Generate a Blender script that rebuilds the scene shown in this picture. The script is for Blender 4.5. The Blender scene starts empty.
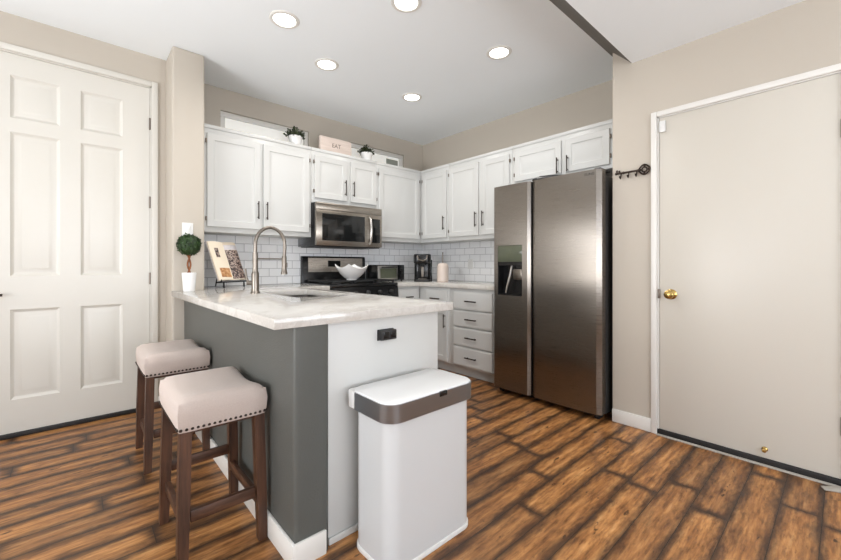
import bpy, bmesh, math, random
from mathutils import Vector, Matrix
random.seed(7)
C = bpy.context.scene.collection
SC = bpy.context.scene
PI = math.pi

# ------------------------------------------------------------------ camera, world, light, exposure
HEAD = math.radians(48.05)                  # heading of the view, from +X (along the back wall) towards +Y
cam_d = bpy.data.cameras.new('camera')
cam = bpy.data.objects.new('camera', cam_d); C.objects.link(cam)
cam.location = (0, 0, 1.10)
cam.rotation_euler = (PI / 2, 0, HEAD - PI / 2)
cam_d.sensor_width = 36.0
cam_d.lens = 382.0 / 841.0 * 36.0
cam_d.shift_y = -14.7 / 841.0
cam_d.clip_start = 0.02
SC.camera = cam
SC.view_settings.view_transform = 'Standard'
SC.view_settings.look = 'None'
SC.view_settings.gamma = 1.0
SC.view_settings.use_curve_mapping = False
SC.view_settings.exposure = 0.05

world = bpy.data.worlds.new('world'); SC.world = world
world.use_nodes = True
world.node_tree.nodes['Background'].inputs[0].default_value = (0.80, 0.88, 1.0, 1)
world.node_tree.nodes['Background'].inputs[1].default_value = 1.0

def area(name, loc, rot, sx, sy, watts, col=(1, 1, 1), shape='RECTANGLE', spread=180):
    d = bpy.data.lights.new(name, 'AREA')
    d.shape = shape; d.size = sx
    if shape in ('RECTANGLE', 'ELLIPSE'): d.size_y = sy
    d.energy = watts; d.color = col; d.spread = math.radians(spread)
    o = bpy.data.objects.new(name, d); C.objects.link(o)
    o.location = loc; o.rotation_euler = rot
    return o

# daylight through the patio window and foyer window (west side) and the living-room windows behind the camera
area('daylight_patio_window', (-2.93, 0.30, 1.62), (0, -PI / 2 - 0.10, 0), 0.85, 1.0, 13, (0.96, 0.985, 1.0))
area('daylight_foyer_window', (-2.90, 2.38, 1.66), (0, -PI / 2 - 0.70, 0), 0.50, 1.9, 24, (0.96, 0.985, 1.0))
area('daylight_living_window', (0.3, -2.52, 1.45), (PI / 2 + 0.70, 0, 0), 3.4, 1.6, 112, (0.96, 0.985, 1.0))
# added fill light left of the camera, aimed up to brighten the kitchen ceiling
fl = area('ceiling_fill_light', (-1.90, 1.75, 0.90), (0, 0, 0), 1.2, 1.2, 33, (0.97, 0.985, 1.0), 'DISK', 130)
fl.rotation_euler = (Vector((1.7, 2.1, 2.7)) - Vector((-1.90, 1.75, 0.90))).to_track_quat('-Z', 'Y').to_euler()

# ------------------------------------------------------------------ mesh helpers
class MB:
    def __init__(s): s.bm = bmesh.new()
    def _take(s, tmp, mtx=None):
        if mtx is not None: bmesh.ops.transform(tmp, matrix=mtx, verts=tmp.verts)
        me = bpy.data.meshes.new('tmp'); tmp.to_mesh(me); tmp.free()
        s.bm.from_mesh(me); bpy.data.meshes.remove(me)
    def box(s, x0, x1, y0, y1, z0, z1, b=0.0, seg=2, mtx=None):
        t = bmesh.new(); bmesh.ops.create_cube(t, size=1)
        for v in t.verts:
            v.co = ((x0 + x1) / 2 + v.co.x * (x1 - x0), (y0 + y1) / 2 + v.co.y * (y1 - y0), (z0 + z1) / 2 + v.co.z * (z1 - z0))
        if b > 0:
            bmesh.ops.bevel(t, geom=t.edges[:], offset=b, segments=seg, profile=0.5, affect='EDGES')
        s._take(t, mtx); return s
    def prism(s, poly, a0, a1, axis='z', b=0.0, seg=2, mtx=None):
        f = {'z': lambda p, a: (p[0], p[1], a), 'x': lambda p, a: (a, p[0], p[1]), 'y': lambda p, a: (p[0], a, p[1])}[axis]
        t = bmesh.new()
        lo = [t.verts.new(f(p, a0)) for p in poly]; hi = [t.verts.new(f(p, a1)) for p in poly]
        n = len(poly)
        cap = [t.faces.new(lo[::-1]), t.faces.new(hi)]
        for i in range(n):
            t.faces.new((lo[i], lo[(i + 1) % n], hi[(i + 1) % n], hi[i]))
        bmesh.ops.recalc_face_normals(t, faces=t.faces)
        if b > 0:
            es = {e for c in cap for e in c.edges}
            bmesh.ops.bevel(t, geom=list(es), offset=b, segments=seg, profile=0.5, affect='EDGES')
        s._take(t, mtx); return s
    def cyl(s, p0, p1, r0, r1=None, n=20, caps=True):
        return s.tube([p0, p1], [r0, r0 if r1 is None else r1], n, caps)
    def tube(s, pts, r, n=10, caps=True, closed=False):
        pts = [Vector(p) for p in pts]
        rs = r if isinstance(r, (list, tuple)) else [r] * len(pts)
        t = bmesh.new(); rings = []; m = len(pts); up = None
        for i, p in enumerate(pts):
            if closed: d = pts[(i + 1) % m] - pts[i - 1]
            else: d = pts[min(i + 1, m - 1)] - pts[max(i - 1, 0)]
            d.normalize()
            if up is None:
                up = Vector((0, 0, 1)) if abs(d.z) < 0.9 else Vector((1, 0, 0))
            up = (up - d * up.dot(d)); up.normalize()
            sd = d.cross(up)
            rings.append([t.verts.new(p + (up * math.cos(2 * PI * k / n) + sd * math.sin(2 * PI * k / n)) * rs[i]) for k in range(n)])
        for i in range(m if closed else m - 1):
            a, b_ = rings[i], rings[(i + 1) % m]
            for k in range(n):
                t.faces.new((a[k], a[(k + 1) % n], b_[(k + 1) % n], b_[k]))
        if caps and not closed:
            t.faces.new(rings[0][::-1]); t.faces.new(rings[-1])
        bmesh.ops.recalc_face_normals(t, faces=t.faces)
        s._take(t); return s
    def lathe(s, prof, c=(0, 0, 0), n=32, mtx=None):
        t = bmesh.new(); rings = []
        for r, z in prof:
            if r < 1e-6: rings.append([t.verts.new((c[0], c[1], c[2] + z))])
            else: rings.append([t.verts.new((c[0] + r * math.cos(2 * PI * k / n), c[1] + r * math.sin(2 * PI * k / n), c[2] + z)) for k in range(n)])
        for a, b_ in zip(rings, rings[1:]):
            for k in range(n):
                k2 = (k + 1) % n
                if len(a) == 1 and len(b_) == 1: break
                if len(a) == 1: t.faces.new((a[0], b_[k], b_[k2]))
                elif len(b_) == 1: t.faces.new((a[k], a[k2], b_[0]))
                else: t.faces.new((a[k], a[k2], b_[k2], b_[k]))
        bmesh.ops.recalc_face_normals(t, faces=t.faces)
        s._take(t, mtx); return s
    def ball(s, c, r, sub=2):
        t = bmesh.new(); bmesh.ops.create_icosphere(t, subdivisions=sub, radius=r)
        s._take(t, Matrix.Translation(c)); return s
    def face(s, pts):
        s.bm.faces.new([s.bm.verts.new(p) for p in pts]); return s
    def rings(s, loops, cap=True):
        """bridge successive 4-point loops; cap the last"""
        vs = [[s.bm.verts.new(p) for p in L] for L in loops]
        for a, b_ in zip(vs, vs[1:]):
            for k in range(len(a)):
                k2 = (k + 1) % len(a)
                s.bm.faces.new((a[k], a[k2], b_[k2], b_[k]))
        if cap: s.bm.faces.new(vs[-1])
        return s
    def panel(s, x0, x1, z0, z1, yf, prof, yb):
        """a door/drawer front facing -Y: outer sides from yb to yf, then (inset, depth) rings, capped"""
        def L(i, y): return [(x0 + i, y, z0 + i), (x1 - i, y, z0 + i), (x1 - i, y, z1 - i), (x0 + i, y, z1 - i)]
        loops = [L(0, yb), L(0, yf + 0.003), L(0.003, yf)] + [L(i, yf + d) for i, d in prof]
        s.rings(loops)
        s.face(L(0, yb)[::-1]); return s
    def build(s, name, m, parent=None, ang=32, loc=None):
        bmesh.ops.recalc_face_normals(s.bm, faces=[f for f in s.bm.faces])
        me = bpy.data.meshes.new(name); s.bm.to_mesh(me); s.bm.free()
        me.materials.append(m)
        for p in me.polygons: p.use_smooth = True
        me.set_sharp_from_angle(angle=math.radians(ang))
        o = bpy.data.objects.new(name, me); C.objects.link(o)
        if parent is not None: o.parent = parent
        if loc: o.location = loc
        return o

def rrect(x0, x1, y0, y1, r, n=5):
    pts = []
    for cx, cy, a in ((x1 - r, y1 - r, 0), (x0 + r, y1 - r, 90), (x0 + r, y0 + r, 180), (x1 - r, y0 + r, 270)):
        for k in range(n + 1):
            t = math.radians(a + 90 * k / n); pts.append((cx + r * math.cos(t), cy + r * math.sin(t)))
    return pts

def tag(o, label, cat, group=None):
    o['label'] = label; o['category'] = cat
    if group: o['group'] = group
    return o
def thing(name, label, cat, loc=(0, 0, 0), rz=0.0, group=None):
    o = bpy.data.objects.new(name, None); C.objects.link(o)
    o.location = loc; o.rotation_euler = (0, 0, rz); o.empty_display_size = 0.05
    return tag(o, label, cat, group)
def struct(name, mb, m, label=None, parent=None, ang=32):
    o = mb.build(name, m, parent, ang)
    if parent is None: o['kind'] = 'structure'
    if label: o['label'] = label
    return o
def text_mesh(name, txt, size, depth, m, parent, mtx):
    cu = bpy.data.curves.new(name, 'FONT'); cu.body = txt; cu.size = size; cu.extrude = depth
    cu.align_x = 'CENTER'; cu.align_y = 'CENTER'
    t = bpy.data.objects.new('tmp_text', cu); C.objects.link(t)
    dg = bpy.context.evaluated_depsgraph_get()
    me = bpy.data.meshes.new_from_object(t.evaluated_get(dg))
    bpy.data.objects.remove(t); bpy.data.curves.remove(cu)
    me.name = name; me.transform(mtx); me.materials.clear(); me.materials.append(m)
    o = bpy.data.objects.new(name, me); C.objects.link(o); o.parent = parent
    return o

# ------------------------------------------------------------------ materials
def lin(c):
    return tuple((v / 12.92 if v <= 0.04045 else ((v + 0.055) / 1.055) ** 2.4) for v in (x / 255 for x in c)) + (1,)
class NT:
    def __init__(s, name):
        s.m = bpy.data.materials.new(name); s.m.use_nodes = True
        s.t = s.m.node_tree; s.b = s.t.nodes['Principled BSDF']
    def n(s, kind, **kw):
        o = s.t.nodes.new(kind)
        for k, v in kw.items(): setattr(o, k, v)
        return o
    def l(s, a, b): s.t.links.new(a, b)
    def math(s, op, a, b=None, clamp=False):
        o = s.n('ShaderNodeMath', operation=op, use_clamp=clamp)
        for i, v in enumerate((a, b)):
            if v is None: continue
            if hasattr(v, 'links'): s.l(v, o.inputs[i])
            else: o.inputs[i].default_value = v
        return o.outputs[0]
    def noise(s, scale, vec=None, detail=3, rough=0.55):
        o = s.n('ShaderNodeTexNoise'); o.inputs['Scale'].default_value = scale
        o.inputs['Detail'].default_value = detail; o.inputs['Roughness'].default_value = rough
        if vec is not None: s.l(vec, o.inputs['Vector'])
        return o.outputs['Fac']
    def ramp(s, fac, stops):
        o = s.n('ShaderNodeValToRGB'); e = o.color_ramp.elements
        while len(e) < len(stops): e.new(0.5)
        for k, (p, c) in zip(e, stops): k.position = p; k.color = c if len(c) == 4 else tuple(c) + (1,)
        s.l(fac, o.inputs[0]); return o.outputs[0]
    def mix(s, fac, a, b, mode='MIX'):
        o = s.n('ShaderNodeMix', data_type='RGBA', blend_type=mode)
        for sock, v in ((o.inputs[0], fac), (o.inputs[6], a), (o.inputs[7], b)):
            if hasattr(v, 'links'): s.l(v, sock)
            else: sock.default_value = v
        return o.outputs[2]
    def coord(s, scale=(1, 1, 1), kind='Object', rot=(0, 0, 0)):
        tc = s.n('ShaderNodeTexCoord'); mp = s.n('ShaderNodeMapping')
        mp.inputs['Scale'].default_value = scale; mp.inputs['Rotation'].default_value = rot
        s.l(tc.outputs[kind], mp.inputs[0]); return mp.outputs[0]
    def bump(s, h, strength, dist=0.01):
        o = s.n('ShaderNodeBump'); o.inputs['Strength'].default_value = strength; o.inputs['Distance'].default_value = dist
        s.l(h, o.inputs['Height']); s.l(o.outputs[0], s.b.inputs['Normal'])
    def set(s, **kw):
        for k, v in kw.items(): s.b.inputs[k.replace('_', ' ')].default_value = v
        return s

def paint(name, rgb, rough=0.5, vary=0.03, nscale=6, bump=0.0, bscale=120, metal=0.0):
    s = NT(name); c = lin(rgb); v = s.coord()
    f = s.noise(nscale, v)
    s.l(s.mix(f, tuple(x * (1 - vary) for x in c[:3]) + (1,), tuple(min(1, x * (1 + vary)) for x in c[:3]) + (1,)), s.b.inputs['Base Color'])
    s.set(Roughness=rough, Metallic=metal)
    if bump: s.bump(s.noise(bscale, v, 2), bump, 0.004)
    return s.m

def metal(name, rgb, rough=0.3, stretch=(2, 2, 220), vary=0.05):
    s = NT(name); c = lin(rgb); v = s.coord(stretch)
    f = s.noise(3, v, 4)
    s.l(s.mix(f, tuple(x * (1 - vary) for x in c[:3]) + (1,), tuple(min(1, x * (1 + vary)) for x in c[:3]) + (1,)), s.b.inputs['Base Color'])
    r = s.math('MULTIPLY_ADD', f, 0.06); s.t.nodes[-1].inputs[2].default_value = rough - 0.03
    s.l(r, s.b.inputs['Roughness']); s.set(Metallic=1.0)
    return s.m

def brushed(m, amount=0.85):
    t = m.node_tree; g = t.nodes.new('ShaderNodeTangent'); g.direction_type = 'RADIAL'; g.axis = 'Z'
    b = t.nodes['Principled BSDF']; t.links.new(g.outputs[0], b.inputs['Tangent']); b.inputs['Anisotropic'].default_value = amount
    return m
def wood(name, dark, mid, light, rough=0.45, axis='z'):
    s = NT(name)
    sc = {'z': (26, 26, 2.2), 'x': (2.2, 26, 26), 'y': (26, 2.2, 26)}[axis]
    v = s.coord(sc); f = s.noise(1.6, v, 5, 0.6)
    s.l(s.ramp(f, [(0.28, lin(dark)), (0.52, lin(mid)), (0.78, lin(light))]), s.b.inputs['Base Color'])
    s.set(Roughness=rough); s.bump(f, 0.12, 0.003)
    return s.m

def floor_mat():
    s = NT('plank_floor')
    tc = s.n('ShaderNodeTexCoord'); sep = s.n('ShaderNodeSeparateXYZ'); s.l(tc.outputs['Object'], sep.inputs[0])
    X, Y = sep.outputs[0], sep.outputs[1]
    W, L = 0.135, 1.02
    yv = s.math('DIVIDE', s.math('ADD', Y, 10.0 + 0.058), W)
    row = s.math('FLOOR', yv); fy = s.math('FRACT', yv)
    wr = s.n('ShaderNodeTexWhiteNoise', noise_dimensions='1D'); s.l(row, wr.inputs['W'])
    off = s.math('MULTIPLY', wr.outputs['Value'], 7.31)
    xv = s.math('ADD', s.math('DIVIDE', s.math('ADD', X, 10.0), L), off)
    col = s.math('FLOOR', xv); fx = s.math('FRACT', xv)
    cell = s.n('ShaderNodeCombineXYZ'); s.l(row, cell.inputs[0]); s.l(col, cell.inputs[1])
    wc = s.n('ShaderNodeTexWhiteNoise', noise_dimensions='3D'); s.l(cell.outputs[0], wc.inputs['Vector'])
    rnd = wc.outputs['Value']
    # distances (m) to the plank's edges
    dy = s.math('MULTIPLY', s.math('MINIMUM', fy, s.math('SUBTRACT', 1.0, fy)), W)
    dx = s.math('MULTIPLY', s.math('MINIMUM', fx, s.math('SUBTRACT', 1.0, fx)), L)
    # grain along X, shifted per plank
    gv = s.n('ShaderNodeCombineXYZ')
    s.l(s.math('ADD', s.math('MULTIPLY', X, 2.6), s.math('MULTIPLY', rnd, 40)), gv.inputs[0])
    s.l(s.math('MULTIPLY', Y, 26), gv.inputs[1]); s.l(s.math('MULTIPLY', rnd, 91), gv.inputs[2])
    grain = s.noise(1.7, gv.outputs[0], 6, 0.62)
    bv = s.n('ShaderNodeCombineXYZ')
    s.l(s.math('ADD', s.math('MULTIPLY', X, 5), s.math('MULTIPLY', rnd, 17)), bv.inputs[0])
    s.l(s.math('MULTIPLY', Y, 15), bv.inputs[1]); s.l(s.math('MULTIPLY', rnd, 57), bv.inputs[2])
    blot = s.noise(1.0, bv.outputs[0], 4, 0.6)
    base = s.ramp(grain, [(0.26, lin((112, 74, 45))), (0.44, lin((172, 121, 73))), (0.60, lin((212, 158, 101))), (0.82, lin((236, 194, 140)))])
    mv = s.n('ShaderNodeCombineXYZ')
    s.l(s.math('ADD', s.math('MULTIPLY', X, 11), s.math('MULTIPLY', rnd, 31)), mv.inputs[0])
    s.l(s.math('MULTIPLY', Y, 44), mv.inputs[1]); s.l(s.math('MULTIPLY', rnd, 23), mv.inputs[2])
    mott = s.noise(1.0, mv.outputs[0], 5, 0.7)
    base = s.mix(1.0, base, s.ramp(mott, [(0.30, (0.42, 0.38, 0.35)), (0.50, (0.86, 0.85, 0.84)), (0.70, (1.0, 1.0, 1.0))]), 'MULTIPLY')
    tint = s.ramp(rnd, [(0.0, lin((196, 190, 186))), (0.35, lin((226, 216, 206))), (0.7, lin((244, 234, 220))), (1.0, lin((255, 247, 232)))])
    base = s.mix(1.0, base, tint, 'MULTIPLY')
    # scorched dark edges of irregular width, knots and smudges
    jy = s.math('MULTIPLY', s.math('SUBTRACT', mott, 0.46), 0.022)
    jb = s.math('MULTIPLY', s.math('SUBTRACT', blot, 0.46), 0.062)
    ey = s.n('ShaderNodeMapRange'); ey.interpolation_type = 'SMOOTHSTEP'; s.l(s.math('ADD', dy, s.math('ADD', jy, jb)), ey.inputs[0])
    ey.inputs[1].default_value = -0.002; ey.inputs[2].default_value = 0.050; ey.inputs[3].default_value = 0; ey.inputs[4].default_value = 1
    ex = s.n('ShaderNodeMapRange'); ex.interpolation_type = 'SMOOTHSTEP'; s.l(s.math('ADD', dx, s.math('ADD', jy, jb)), ex.inputs[0])
    ex.inputs[1].default_value = 0.0; ex.inputs[2].default_value = 0.055; ex.inputs[3].default_value = 0; ex.inputs[4].default_value = 1
    edge = s.math('SUBTRACT', 1.0, s.math('MULTIPLY', ey.outputs[0], ex.outputs[0]))
    kv = s.n('ShaderNodeCombineXYZ')
    s.l(s.math('ADD', s.math('MULTIPLY', X, 9), s.math('MULTIPLY', rnd, 71)), kv.inputs[0])
    s.l(s.math('MULTIPLY', Y, 24), kv.inputs[1]); s.l(s.math('MULTIPLY', rnd, 13), kv.inputs[2])
    knot = s.ramp(s.noise(1.0, kv.outputs[0], 3, 0.6), [(0.66, (0, 0, 0)), (0.72, (1, 1, 1))])
    sm = s.ramp(blot, [(0.55, (0, 0, 0)), (0.72, (1, 1, 1))])
    dark = s.math('MAXIMUM', s.math('MULTIPLY', edge, 0.90), s.math('MAXIMUM', s.math('MULTIPLY', sm, 0.45), s.math('MULTIPLY', knot, 0.85)))
    c = s.mix(dark, base, lin((44, 27, 18)))
    seam = s.math('MAXIMUM', s.math('LESS_THAN', dy, 0.0014), s.math('LESS_THAN', dx, 0.0014))
    c = s.mix(s.math('MULTIPLY', seam, 0.8), c, lin((22, 13, 9)))
    s.l(c, s.b.inputs['Base Color'])
    s.l(s.ramp(grain, [(0.2, (0.34,) * 3), (0.8, (0.46,) * 3)]), s.b.inputs['Roughness'])
    h = s.math('SUBTRACT', s.math('MULTIPLY', grain, 0.35), s.math('MULTIPLY', seam, 1.0))
    s.bump(h, 0.25, 0.003)
    return s.m

def tile_mat(name, horizontal):
    s = NT(name)
    tc = s.n('ShaderNodeTexCoord'); sep = s.n('ShaderNodeSeparateXYZ'); s.l(tc.outputs['Object'], sep.inputs[0])
    cv = s.n('ShaderNodeCombineXYZ'); s.l(sep.outputs[0 if horizontal == 'x' else 1], cv.inputs[0])
    s.l(s.math('SUBTRACT', sep.outputs[2], 0.914), cv.inputs[1])
    bt = s.n('ShaderNodeTexBrick'); s.l(cv.outputs[0], bt.inputs['Vector'])
    bt.inputs['Color1'].default_value = lin((242, 242, 242)); bt.inputs['Color2'].default_value = lin((234, 235, 236))
    bt.inputs['Mortar'].default_value = lin((182, 182, 184))
    bt.inputs['Scale'].default_value = 1.0; bt.inputs['Mortar Size'].default_value = 0.0028; bt.inputs['Mortar Smooth'].default_value = 0.2
    bt.inputs['Brick Width'].default_value = 0.155; bt.inputs['Row Height'].default_value = 0.0775
    s.l(bt.outputs['Color'], s.b.inputs['Base Color'])
    s.set(Roughness=0.15)
    s.bump(s.math('SUBTRACT', 1.0, bt.outputs['Fac']), 0.5, 0.003)
    return s.m

def quartz():
    s = NT('quartz'); v = s.coord()
    d = s.noise(2.2, v, 4); dv = s.n('ShaderNodeVectorMath', operation='MULTIPLY_ADD')
    cb = s.n('ShaderNodeCombineXYZ'); s.l(d, cb.inputs[0]); s.l(d, cb.inputs[1])
    dv.inputs[1].default_value = (0.9, 0.9, 0.9); s.l(cb.outputs[0], dv.inputs[0]); s.l(v, dv.inputs[2])
    w = s.noise(3.0, dv.outputs[0], 8, 0.7)
    vein = s.ramp(w, [(0.42, lin((202, 198, 192))), (0.50, lin((192, 187, 180))), (0.54, lin((204, 200, 194))), (0.8, lin((199, 195, 189)))])
    sp = s.noise(140, v, 2)
    s.l(s.mix(s.math('MULTIPLY', s.math('GREATER_THAN', sp, 0.66), 0.35), vein, lin((168, 160, 152))), s.b.inputs['Base Color'])
    s.set(Roughness=0.12)
    return s.m

M = {}
M['wall'] = paint('taupe_wall_paint', (187, 178, 165), 0.6, 0.015, 3, 0.12, 160)
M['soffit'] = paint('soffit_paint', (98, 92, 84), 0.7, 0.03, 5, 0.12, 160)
M['ceil'] = paint('ceiling_paint', (240, 244, 246), 0.8, 0.01, 3, 0.10, 140)
M['trim'] = paint('white_trim_paint', (221, 218, 212), 0.35, 0.01)
M['door'] = paint('ivory_door_paint', (211, 207, 198), 0.34, 0.012, 2)
M['slab'] = paint('ivory_slab_door_paint', (202, 196, 185), 0.36, 0.012, 2)
M['gray'] = paint('charcoal_gray_wall_paint', (82, 83, 79), 0.45, 0.03, 5, 0.35, 190)
M['cab'] = paint('white_cabinet_paint', (199, 199, 196), 0.36, 0.008)
M['quartz'] = quartz()
M['floor'] = floor_mat()
M['tile_x'] = tile_mat('subway_tile_back', 'x'); M['tile_y'] = tile_mat('subway_tile_side', 'y')
M['steel'] = brushed(metal('brushed_stainless', (134, 127, 119), 0.28))
M['steel_l'] = metal('light_stainless', (205, 202, 198), 0.30)
M['basin'] = metal('sink_steel', (104, 100, 96), 0.38)
M['steel_m'] = brushed(metal('microwave_stainless', (160, 152, 142), 0.28))
M['band'] = brushed(metal('brushed_steel_band', (152, 154, 157), 0.36), 0.3)
M['bronze'] = paint('dark_bronze_hardware', (58, 48, 42), 0.38, 0.1, 30, metal=0.7)
M['hinge'] = paint('hinge_metal', (118, 108, 98), 0.4, 0.1, 30, metal=0.8)
M['nickel'] = metal('brushed_nickel', (132, 124, 115), 0.34, (40, 40, 40), 0.05)
M['brass'] = paint('polished_brass', (188, 158, 96), 0.26, 0.06, 20, metal=1.0)
M['black'] = paint('black_enamel', (20, 20, 21), 0.22, 0.2, 20)
M['matte'] = paint('matte_black_plastic', (28, 27, 27), 0.5, 0.15, 30)
M['iron'] = paint('cast_iron', (24, 24, 25), 0.55, 0.25, 60, 0.2, 200)
M['glass'] = paint('dark_glass', (26, 27, 27), 0.06, 0.1, 3)
M['charcoal'] = paint('charcoal_side_panel', (60, 58, 57), 0.45, 0.08, 40, 0.15, 220)
M['ceramic'] = paint('white_ceramic', (232, 231, 229), 0.18, 0.01)
M['plastic'] = paint('white_plastic', (220, 219, 216), 0.30, 0.01)
M['can'] = paint('white_coated_steel', (198, 199, 199), 0.26, 0.01)
M['lidw'] = paint('white_lid_plastic', (224, 224, 223), 0.30, 0.01)
M['rubber'] = paint('grey_rubber', (168, 162, 152), 0.7, 0.05)
M['blackrubber'] = paint('black_weather_strip', (24, 22, 21), 0.6, 0.2, 40)
M['leg'] = wood('walnut_stained_leg', (42, 26, 17), (76, 49, 34), (102, 67, 46), 0.42)
M['railx'] = wood('walnut_stained_rail', (42, 26, 17), (76, 49, 34), (102, 67, 46), 0.42, 'x')
M['raily'] = wood('walnut_stained_side_rail', (42, 26, 17), (76, 49, 34), (102, 67, 46), 0.42, 'y')
M['trunk'] = wood('twisted_trunk', (92, 50, 24), (138, 82, 44), (170, 110, 66), 0.7)
M['signwood'] = wood('pink_washed_wood', (196, 180, 168), (214, 198, 187), (224, 210, 200), 0.7, 'x')
M['page'] = paint('cream_page', (238, 224, 202), 0.7, 0.02)
M['print'] = paint('dark_ink', (120, 108, 100), 0.7, 0.1)
M['canister'] = paint('cream_ceramic_canister', (214, 198, 186), 0.4, 0.02)
M['soil'] = paint('soil', (50, 36, 26), 0.9, 0.3, 60)

def fabric():
    s = NT('taupe_linen_fabric'); v = s.coord((1, 1, 1)); f = s.noise(420, v, 2); g = s.noise(7, v, 3)
    c = s.mix(f, lin((168, 152, 143)), lin((202, 187, 177)))
    s.l(s.mix(s.math('MULTIPLY', g, 0.25), c, lin((200, 188, 180))), s.b.inputs['Base Color'])
    s.set(Roughness=0.9); s.b.inputs['Sheen Weight'].default_value = 0.15
    s.bump(f, 0.35, 0.002); return s.m
M['fabric'] = fabric()
def foliage(name, a, b):
    s = NT(name); f = s.noise(60, s.coord(), 2)
    s.l(s.ramp(f, [(0.3, lin(a)), (0.7, lin(b))]), s.b.inputs['Base Color']); s.set(Roughness=0.55); return s.m
M['leaf'] = foliage('boxwood_leaf', (20, 38, 14), (54, 82, 34))
M['leaf2'] = foliage('dark_leaf', (28, 36, 20), (66, 76, 46))
def photo_page(name, stops, scale):
    s = NT(name); v = s.coord(); f = s.noise(scale, v, 4, 0.7)
    s.l(s.ramp(f, [(p, lin(c)) for p, c in stops]), s.b.inputs['Base Color']); s.set(Roughness=0.4); return s.m
M['photo_dark'] = photo_page('food_photo_dark', [(0.34, (24, 17, 16)), (0.44, (74, 46, 38)), (0.49, (196, 176, 164)), (0.53, (60, 38, 34)), (0.60, (34, 24, 26)), (0.70, (150, 120, 104))], 26)
M['photo_tan'] = photo_page('food_photo_tan', [(0.3, (120, 70, 36)), (0.5, (188, 132, 82)), (0.7, (222, 186, 140))], 40)
M['photo_sky'] = photo_page('photo_pale', [(0.3, (190, 184, 186)), (0.7, (222, 216, 216))], 20)
def glow(name, rgb, strength):
    s = NT(name); s.b.inputs['Emission Color'].default_value = lin(rgb); s.b.inputs['Emission Strength'].default_value = strength
    s.l(s.ramp(s.noise(10, s.coord()), [(0, lin(rgb)), (1, lin(rgb))]), s.b.inputs['Base Color']); return s.m
M['lamp'] = glow('lamp_lens', (255, 252, 244), 6.0)
M['daypane'] = glow('daylit_shade', (236, 234, 228), 0.30)
M['greenpane'] = paint('grey_green_window_glass', (150, 154, 144), 0.3, 0.08, 30)  # plain grey-green glass of the right-hand sash
M['display'] = paint('display_glass', (86, 90, 74), 0.12, 0.25, 12)
M['sky_glass'] = glow('daylit_glass', (235, 242, 255), 2.5)

# ------------------------------------------------------------------ the room
CEIL, HALL = 2.70, 2.48
DW = 2.82         # hallway door wall plane
YE = 3.55         # entry door wall plane
XK, YK = 3.43, 3.77   # kitchen walls
struct('floor', MB().box(-3.1, 3.55, -2.7, 3.9, -0.08, 0.0), M['floor'], 'dark-edged hand-scraped wood plank floor')

def wall_with_hole(axis, a0, a1, t0, t1, z1, holes):
    """wall slab along axis with rectangular holes (a0,a1,z0,z1)"""
    mb = MB()
    def bx(p, q, zz0, zz1):
        if q - p < 1e-4 or zz1 - zz0 < 1e-4: return
        if axis == 'x': mb.box(p, q, t0, t1, zz0, zz1)
        else: mb.box(t0, t1, p, q, zz0, zz1)
    cur = a0
    for h0, h1, hz0, hz1 in sorted(holes):
        bx(cur, h0, 0, z1); bx(h0, h1, 0, hz0); bx(h0, h1, hz1, z1); cur = h1
    bx(cur, a1, 0, z1)
    return mb
WZ0, WZ1 = 2.275, 2.505
WINS = [(0.962, 1.813), (2.297, 3.105)]
struct('wall_back', wall_with_hole('x', 0.60, XK + 0.12, YK, YK + 0.12, CEIL, [(a, b, WZ0, WZ1) for a, b in WINS]), M['wall'], 'taupe kitchen wall above the cabinets')
struct('wall_right', MB().box(XK, XK + 0.12, 1.02, YK, 0, CEIL), M['wall'], 'taupe kitchen wall behind the refrigerator')
struct('wall_alcove', MB().box(DW + 0.12, XK, 0.985, 1.102, 0, CEIL), M['wall'], 'wall closing the refrigerator alcove')
D2 = (0.0, 0.822, 2.066)
struct('wall_hall', wall_with_hole('y', -2.6, 1.102, DW, DW + 0.12, CEIL + 0.1, [(D2[0], D2[1], 0, D2[2])]), M['wall'], 'taupe wall holding the plain slab door')
D1 = (-0.491, 0.423, 2.462)
struct('wall_entry', wall_with_hole('x', -3.0, 0.515, YE, YE + 0.12, CEIL, [(D1[0], D1[1], 0, D1[2])]), M['wall'], 'taupe wall holding the six-panel door')
struct('wall_column', MB().box(0.515, 0.724, 3.27, YK + 0.12, 0, CEIL, 0.012, 3), M['wall'], 'taupe wall end between the entry door and the kitchen')
struct('wall_left', wall_with_hole('y', -2.6, 3.67, -3.1, -3.0, CEIL + 0.1, [(-0.65, 1.25, 0.8, 2.1), (1.4, 3.35, 1.42, 1.88)]), M['wall'])
struct('wall_front', wall_with_hole('x', -3.1, 2.94, -2.7, -2.6, CEIL + 0.1, [(-1.4, 2.0, 0.65, 2.25)]), M['wall'])
struct('window_3', MB().box(-3.08, -3.05, -0.65, 1.25, 0.8, 2.1), M['sky_glass'])
struct('window_5', MB().box(-3.08, -3.05, 1.4, 3.35, 1.42, 1.88), M['sky_glass'])
struct('window_4', MB().box(-1.4, 2.0, -2.68, -2.65, 0.65, 2.25), M['sky_glass'])
struct('ceiling', MB().box(-3.1, XK + 0.12, 1.195, YK + 0.12, CEIL, CEIL + 0.1), M['ceil'], 'smooth white kitchen ceiling')
struct('ceiling_hall', MB().box(-3.1, DW + 0.12, -2.7, 0.975, HALL, HALL + 0.1), M['ceil'], 'lower white hallway ceiling')
struct('beam', MB().prism([(0.975, HALL), (1.195, CEIL), (1.195, CEIL + 0.1), (0.975, CEIL + 0.1)], -3.1, XK, 'x'), M['soffit'], 'sloped grey-brown soffit edge where the ceiling steps up')

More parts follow.
